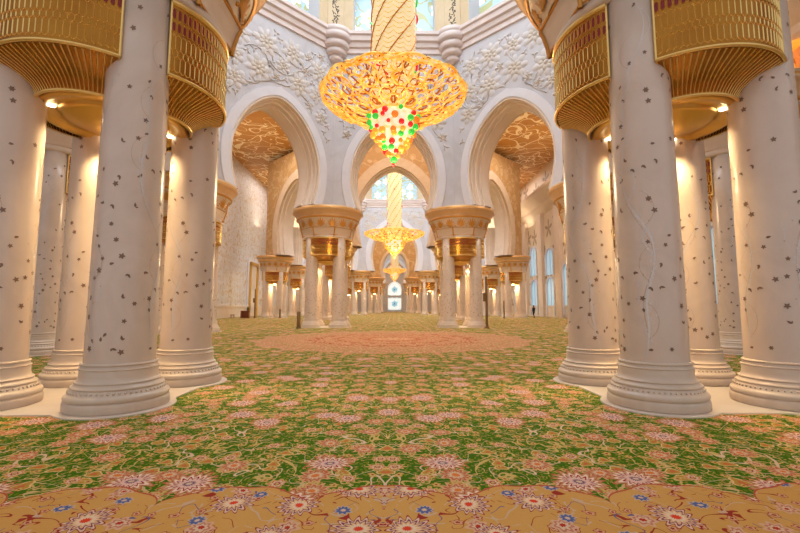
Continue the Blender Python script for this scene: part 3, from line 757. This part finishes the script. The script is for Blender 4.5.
for oi, x, y, d, sg in CL:
    fresh = 'p' not in used; used.add('p')
    p = plp if fresh else plp.copy()
    if not fresh: COL.objects.link(p)
    p.location = (x, y, 0); tag(p, 'pale marble floor plinth under the '+d, 'plinth', 'marble plinths under the column clusters')
    c = cap if fresh else copy_tree(cap)
    c.location = (x, y, 4.7); tag(c, 'gold grilled marble drum and capital on the '+d, 'capital', 'drum capitals on the column clusters')
    for ix in (-1, 1):
        for iy in (-1, 1):
            q = colp if (fresh and ix == -1 and iy == -1) else copy_tree(colp)
            q.location = (x+ix*S2, y+iy*S2, 0); q.rotation_euler = (0,0,rnd.uniform(0,6.28))
            io = 'inner' if ix == -sg else 'outer'; fb = 'front' if iy < 0 else 'rear'
            tag(q, '%s %s marble column of the %s' % (io, fb, d), 'column', 'inlaid marble columns in clusters of four')
    # the cluster's own downlights
    if oi == 0:
        for ix in (-1, 1):
            for iy in (-1, 1):
                near = y < 10
                l = lamp('cluster_downlight', 'SPOT', (x+ix*.45, y+iy*.45, 4.66), 330 if near else 260, (1.0,.73,.38), size=.10, spot=120, blend=1.0)
                aim(l, (x+ix*.62, y+iy*.62, 3.0))
    elif oi == 1:
        lamp('cluster_downlight', 'POINT', (x, y, 4.4), 420, (1.0,.76,.44), size=.15)
    else:
        lamp('cluster_downlight', 'POINT', (x, y, 4.4), 420, (1.0,.76,.44), size=.15)
    if y > 30: # uplights hidden on the capital
        pass

# ------------------------------------------------------------ chandeliers
def make_chandelier():
    root = empty('chandelier', (0, OCT[0][1], 11.75))
    def sub(o): return o
    def SB(th, r):       # underside of the bowl
        t = min(max((r-1.15)/2.35,0),1.1); z = -.85+.90*t**1.6
        return Vector((r*sin(th), r*cos(th), z))
    # shaft
    m = MB(); m.lathe([(1.12,-.9),(1.12,0),(1.10,3),(1.10,18.0)], 40); sub(m.build('crystal_shaft', M['chshaft'], root))
    m = MB()
    for k in range(7):
        a0 = 2*pi*k/7; m.tube([(1.13*sin(a0-z*.62), 1.13*cos(a0-z*.62), z) for z in [-.6+i*.45 for i in range(40)]], .035, 4)
    sub(m.build('spiral_ribbon', M['chgilt'], root))
    # small red and green blooms on the shaft
    rnd = random.Random(3); m = MB(); m2 = MB()
    for i in range(34):
        a = rnd.uniform(0,6.28); z = rnd.uniform(.6, 16); L_ = rnd.uniform(.3,.5); r0 = 1.14; mm = m if i % 3 else m2
        t = Vector((cos(a),-sin(a),0)); nz = Vector((sin(a),cos(a),0)); q = rnd.uniform(.2,1.4); dx = t*cos(q)+Vector((0,0,sin(q))); dy = -t*sin(q)+Vector((0,0,cos(q)))
        mm.dome(Vector((r0*sin(a), r0*cos(a), z)), dx, dy, nz, L_*.5, .045, .10, 0)
    sub(m.build('red_bloom', M['ball_red'], root)); sub(m2.build('green_bloom', M['ball_green'], root))
    m = MB(); m.tube([(0,0,17.9),(0,0,30.7)], .12, 8); m.build('suspension_rod', M['bronze'], root)
    # filigree bowl
    m = MB(); g = MB()
    def P_(th0, x, r, h=0):     # x in metres along the ring
        v = SB(th0+x/max(r,1.0), r); v.z -= h; return v
    def spiral(mb, th0, x0, r0, R0, turns, q0, sg, rad=.042, h=0, n=34):
        pts = []
        for i in range(n):
            t = i/(n-1); q = q0+sg*turns*2*pi*t; rr = R0*(1-t)**.8+.03
            pts.append(P_(th0, x0+rr*cos(q), min(max(r0+rr*sin(q), 1.1), 3.62), h))
        mb.tube(pts, lambda t: rad*(1.15-.5*t), 5)
    NS = 12
    for k in range(NS):
        th = 2*pi*(k+.5)/NS; th2 = th+pi/NS
        for sg in (-1, 1):
            spiral(m, th, sg*.42, 2.85, .56, 1.5, pi/2, sg, .042)
            spiral(m, th, sg*.27, 2.05, .40, 1.3, -pi/2, -sg, .038, .03)
            spiral(m, th2, sg*.20, 3.28, .28, 1.2, 0, sg, .036, .05)
            spiral(g, th2, sg*.30, 2.45, .42, 1.2, pi, sg, .038, -.10)
            spiral(g, th, sg*.5, 3.30, .30, 1.2, pi, sg, .036, -.08)
            g.tube([P_(th2, sg*(.05+.55*t*t), 1.2+2.2*t, -.1) for t in [i/9 for i in range(10)]], .04, 5)
        m.tube([P_(th2, .27*sin(q), 1.62-.38*cos(q), .05) for q in [2*pi*i/18 for i in range(19)]], .05, 5)
        g.tube([P_(th2, .12*sin(q), 1.62-.2*cos(q), .02) for q in [2*pi*i/12 for i in range(13)]], .04, 5)
        for j in range(5):
            q = 2*pi*j/5; c0 = P_(th2, 0, 2.75, .12); dx = (P_(th2, .2*cos(q), 2.75+.2*sin(q), .12)-c0); dx.normalize(); nz = Vector((0,0,-1)); dy = dx.cross(nz); dy.normalize()
            m.dome(c0+dx*.17, dx, dy, nz, .17, .07, .06, 0, 6)
        for o_, R0, rr in ((0,3.48,.06),(.5,3.36,.045)):
            m.tube([Vector(((R0+.12*sin(pi*t))*sin(th+(t-.5+o_)*2*pi/NS), (R0+.12*sin(pi*t))*cos(th+(t-.5+o_)*2*pi/NS), .03+.20*sin(pi*t))) for t in [i/10 for i in range(11)]], rr, 5)
            for sg in (-1,1): m.tube([Vector(((3.5+.04*cos(q))*sin(th+(o_*2*pi/NS)+sg*(.07+.06*(1-q/9)*cos(q))), 3.5*cos(th+(o_*2*pi/NS)+sg*(.07+.06*(1-q/9)*cos(q))), .10+.20*(1-q/9)*sin(q))) for q in [i*.5 for i in range(16)]], .04, 5)
    for r in (1.2, 3.46):
        m.tube([SB(2*pi*i/96, r) for i in range(97)], .05, 6)
    sub(m.build('scroll_bowl', M['chgold'], root)); sub(g.build('upper_scrollwork', M['chgilt'], root))
    # inverted crown of scrolls on top of the bowl, round the shaft
    m = MB()
    for k in range(8):
        th = 2*pi*k/8
        for sg in (-1,1):
            m.tube([((1.2+.9*t)*sin(th+sg*.16*sin(pi*t)), (1.2+1.5*t)*cos(th+sg*.16*sin(pi*t)), .9*(1-t)**1.5+.05) for t in [i/9 for i in range(10)]], .04, 5)
    sub(m.build('crown_scroll', M['chgold'], root))
    # crystal basket
    m = MB(); bp = [(1.12,-.8),(1.12,-1.1),(1.05,-1.45),(.92,-1.8),(.72,-2.1),(.5,-2.35),(.28,-2.55),(.06,-2.7)]
    m.lathe(bp, 24); bk = sub(m.build('crystal_basket', M['chbasket'], root))
    balls = []
    lev = [(1.12,-.98,11),(1.10,-1.3,12),(1.02,-1.6,12),(.90,-1.88,12),(.74,-2.12,11),(.56,-2.36,9),(.38,-2.58,6),(.20,-2.78,4),(0,-3.02,1),(0,-3.35,1)]
    cols = ['red','green','orange','red','amber','orange','green','orange']
    protos = {}
    for li, (r, z, n_) in enumerate(lev):
        for j in range(n_):
            if li < 3: cn = rnd.choice(['red','green','red','green','orange'])
            else: cn = rnd.choice(['red','orange','amber','green','orange','orange','amber'])
            if li == 8: cn = 'green'
            if li == 9: cn = 'red'
            if cn not in protos:
                mb = MB(); mb.ball((0,0,0), .14, 12, 8); b_ = mb.build('crystal_ball', M['ball_'+cn], root); protos[cn] = b_
            else: b_ = protos[cn].copy(); COL.objects.link(b_)
            th = 2*pi*j/n_+li*.37+rnd.uniform(-.1,.1)
            b_.location = ((r+.08)*sin(th), (r+.08)*cos(th), z+rnd.uniform(-.09,.09)); sc_ = rnd.uniform(.75,1.35) if li < 9 else .6; b_.scale = (sc_,)*3
            b_['label'] = cn+' glass ball'
    return root
ch = make_chandelier()
tag(ch, 'nearest large gold chandelier with red and green glass balls, hanging under the first dome', 'chandelier', 'dome chandeliers in a row')
c2 = copy_tree(ch); c2.location = (0, OCT[1][1], 13.5); c2.scale = (1.4,1.4,1.15); tag(c2, 'middle chandelier of the row, gold ring seen through the arch', 'chandelier', 'dome chandeliers in a row')
c3 = copy_tree(ch); c3.location = (0, OCT[2][1], 11.9); tag(c3, 'farthest chandelier, small gold one above the end window', 'chandelier', 'dome chandeliers in a row')

for c_ in (c2, c3):
    amb = [k for k in kids(c_) if k.name.startswith('crystal_ball') and k['label'].startswith('amber')][0].data
    for k in kids(c_):
        if k.name.startswith('crystal_ball'): k.data = amb; k['label'] = 'amber glass ball'
for k in kids(c2):
    if k.name.split('.')[0] in ('crystal_shaft','spiral_ribbon','red_bloom','green_bloom'): k.scale = (.78,.78,1)
# glowing star lamp by the right aisle wall
st = empty('star_lamp', (WALL_X-.6, 24.2, 16.6)); tag(st, 'glowing orange star flower lamp by the right aisle wall', 'lamp')
for j in range(8):
    m = MB(); q = 2*pi*j/8; d1 = Vector((0,cos(q),sin(q))); d2 = Vector((0,-sin(q),cos(q)))
    m.dome(d1*1.0, d1, d2, Vector((-1,0,0)), 1.0, .38, .3, 0, 10); m.build('petal', M['starglow'], st)
m = MB(); m.dome((-.1,0,0), Vector((0,1,0)), Vector((0,0,1)), Vector((-1,0,0)), .5, .5, .3, 0, 12); m.build('lamp_core', M['bulb'], st)
m = MB(); m.tube([(0,0,0),(.59,0,0)], .1, 8); m.build('wall_arm', M['goldpaint'], st)

# ------------------------------------------------------------ posts, box, person
def post(x, y, h, label, fixture=None, r=.09):
    t = empty('thin_post', (x, y, 0)); tag(t, label, 'post')
    m = MB(); m.lathe([(.01,.0),(.2,.0),(.2,.05),(r+.02,.1),(r+.02,.14)], 16); m.build('post_foot', M['bronze'], t)
    m = MB(); m.lathe([(r,.1),(r,h),(r*.4,h+.05),(.005,h+.06)], 12); m.build('pole', M['bronze'], t)
    if fixture:
        m = MB(); m.box(-.24,.0,-.14,.14,fixture-.3,fixture+.3); m.build('control_box', M['bronze'], t)
post(6.62, 30.0, 3.65, 'tall thin bronze post right of the middle right column cluster', 2.2)
post(-6.72, 30.0, 1.15, 'short dark bronze post left of the middle left column cluster', None, .13)
post(14.75, 56.6, 2.3, 'thin brown post left of the right aisle columns in the distance')
post(-15.9, 59.0, 1.2, 'short dark post between the two left aisle clusters in the distance', None, .12)
post(-18.9, 57.5, 3.9, 'tall dark thin stand by the wall right of the left door', 2.4, .1)
t = empty('bookcase', (-20.2, 57.5, 0)); tag(t, 'low reddish brown bookcase standing before the left aisle door', 'bookcase')
m = MB(); m.box(-.55,.55,-.2,.2,0,.08); m.box(-.55,.55,-.2,.2,.92,1.0); m.box(-.55,-.47,-.2,.2,0,1.0); m.box(.47,.55,-.2,.2,0,1.0); m.box(-.55,.55,.15,.2,0,1.0); m.build('case', M['wood'], t)
m = MB(); m.box(-.5,.5,-.19,.16,.46,.51); m.build('shelf', M['wood'], t)
t = empty('low_stool', (-21.9, 57.5, 0)); tag(t, 'small grey brown stool left of the reddish brown bookcase', 'stool')
m = MB(); m.lathe([(.01,.42),(.28,.42),(.3,.46),(.28,.5),(.01,.5)], 20); m.build('seat', M['wood'], t)
for sx, sy in ((1,1),(1,-1),(-1,1),(-1,-1)):
    m = MB(); m.tube([(sx*.14,sy*.14,.44),(sx*.2,sy*.2,.004)], .03, 6); m.build('leg', M['bronze'], t)

# a person standing in the right aisle, far away
def skin(name, pts, edges, rad, mat, parent, root_i=0, lv=2):
    me = bpy.data.meshes.new(name); me.from_pydata(pts, edges, []); o = bpy.data.objects.new(name, me); COL.objects.link(o); o.parent = parent
    md = o.modifiers.new('Skin','SKIN'); 
    for i, r in enumerate(rad): me.skin_vertices[0].data[i].radius = (r, r) if not isinstance(r, tuple) else r
    me.skin_vertices[0].data[root_i].use_root = True
    o.modifiers.new('Sub','SUBSURF').render_levels = lv; o.modifiers['Sub'].levels = lv
    me.materials.append(mat)
    return o
pe = empty('person', (18.9, 57.0, 0), .5); tag(pe, 'person in dark clothes walking far off in the right aisle', 'person')
V = [(0,0,.95),(0,0,1.12),(0,0,1.36),(0,.0,1.47),(.19,0,1.40),(.25,.03,1.14),(.24,.10,.90),(-.19,0,1.40),(-.26,-.02,1.14),(-.26,.06,.88),
     (.10,0,.90),(.12,.14,.50),(.12,.02,.09),(.12,.14,.04),(-.10,0,.90),(-.11,-.02,.50),(-.11,-.24,.12),(-.11,-.14,.04)]
Eg = [(0,1),(1,2),(2,3),(2,4),(4,5),(5,6),(2,7),(7,8),(8,9),(0,10),(10,11),(11,12),(12,13),(0,14),(14,15),(15,16),(16,17)]
Rd = [(.15,.11),(.14,.10),(.17,.11),.06,.065,.05,.035,.065,.05,.035,.095,.07,.045,.04,.095,.07,.045,.04]
skin('clothed_body', V, Eg, Rd, M['cloth'], pe)
m = MB(); m.ball((0,.01,1.60), .098, 16, 12, sz=1.22); m.ball((0,.105,1.59), .018, 8, 6); m.tube([(0,0,1.44),(0,0,1.54)], .055, 10)
for sx in (-1,1): m.ball((sx*.1,0,1.6), .022, 8, 6)
m.build('head', M['skin'], pe)
m = MB(); m.ball((0,-.02,1.635), .107, 16, 12, sz=1.05); m.build('hair', M['hair'], pe)
for sx, hy, hz in ((.24,.13,.83),(-.26,.09,.81)):
    m = MB(); m.ball((sx,hy,hz), .035, 10, 8, sz=1.3)
    for j in range(4): m.tube([(sx+.012*(j-1.5)*1.5, hy+.01, hz-.03), (sx+.012*(j-1.5)*1.5, hy+.025, hz-.085+.006*abs(j-1.5))], .009, 5)
    m.tube([(sx, hy+.025, hz), (sx+.01, hy+.055, hz-.04)], .009, 5)
    m.build('hand', M['skin'], pe)
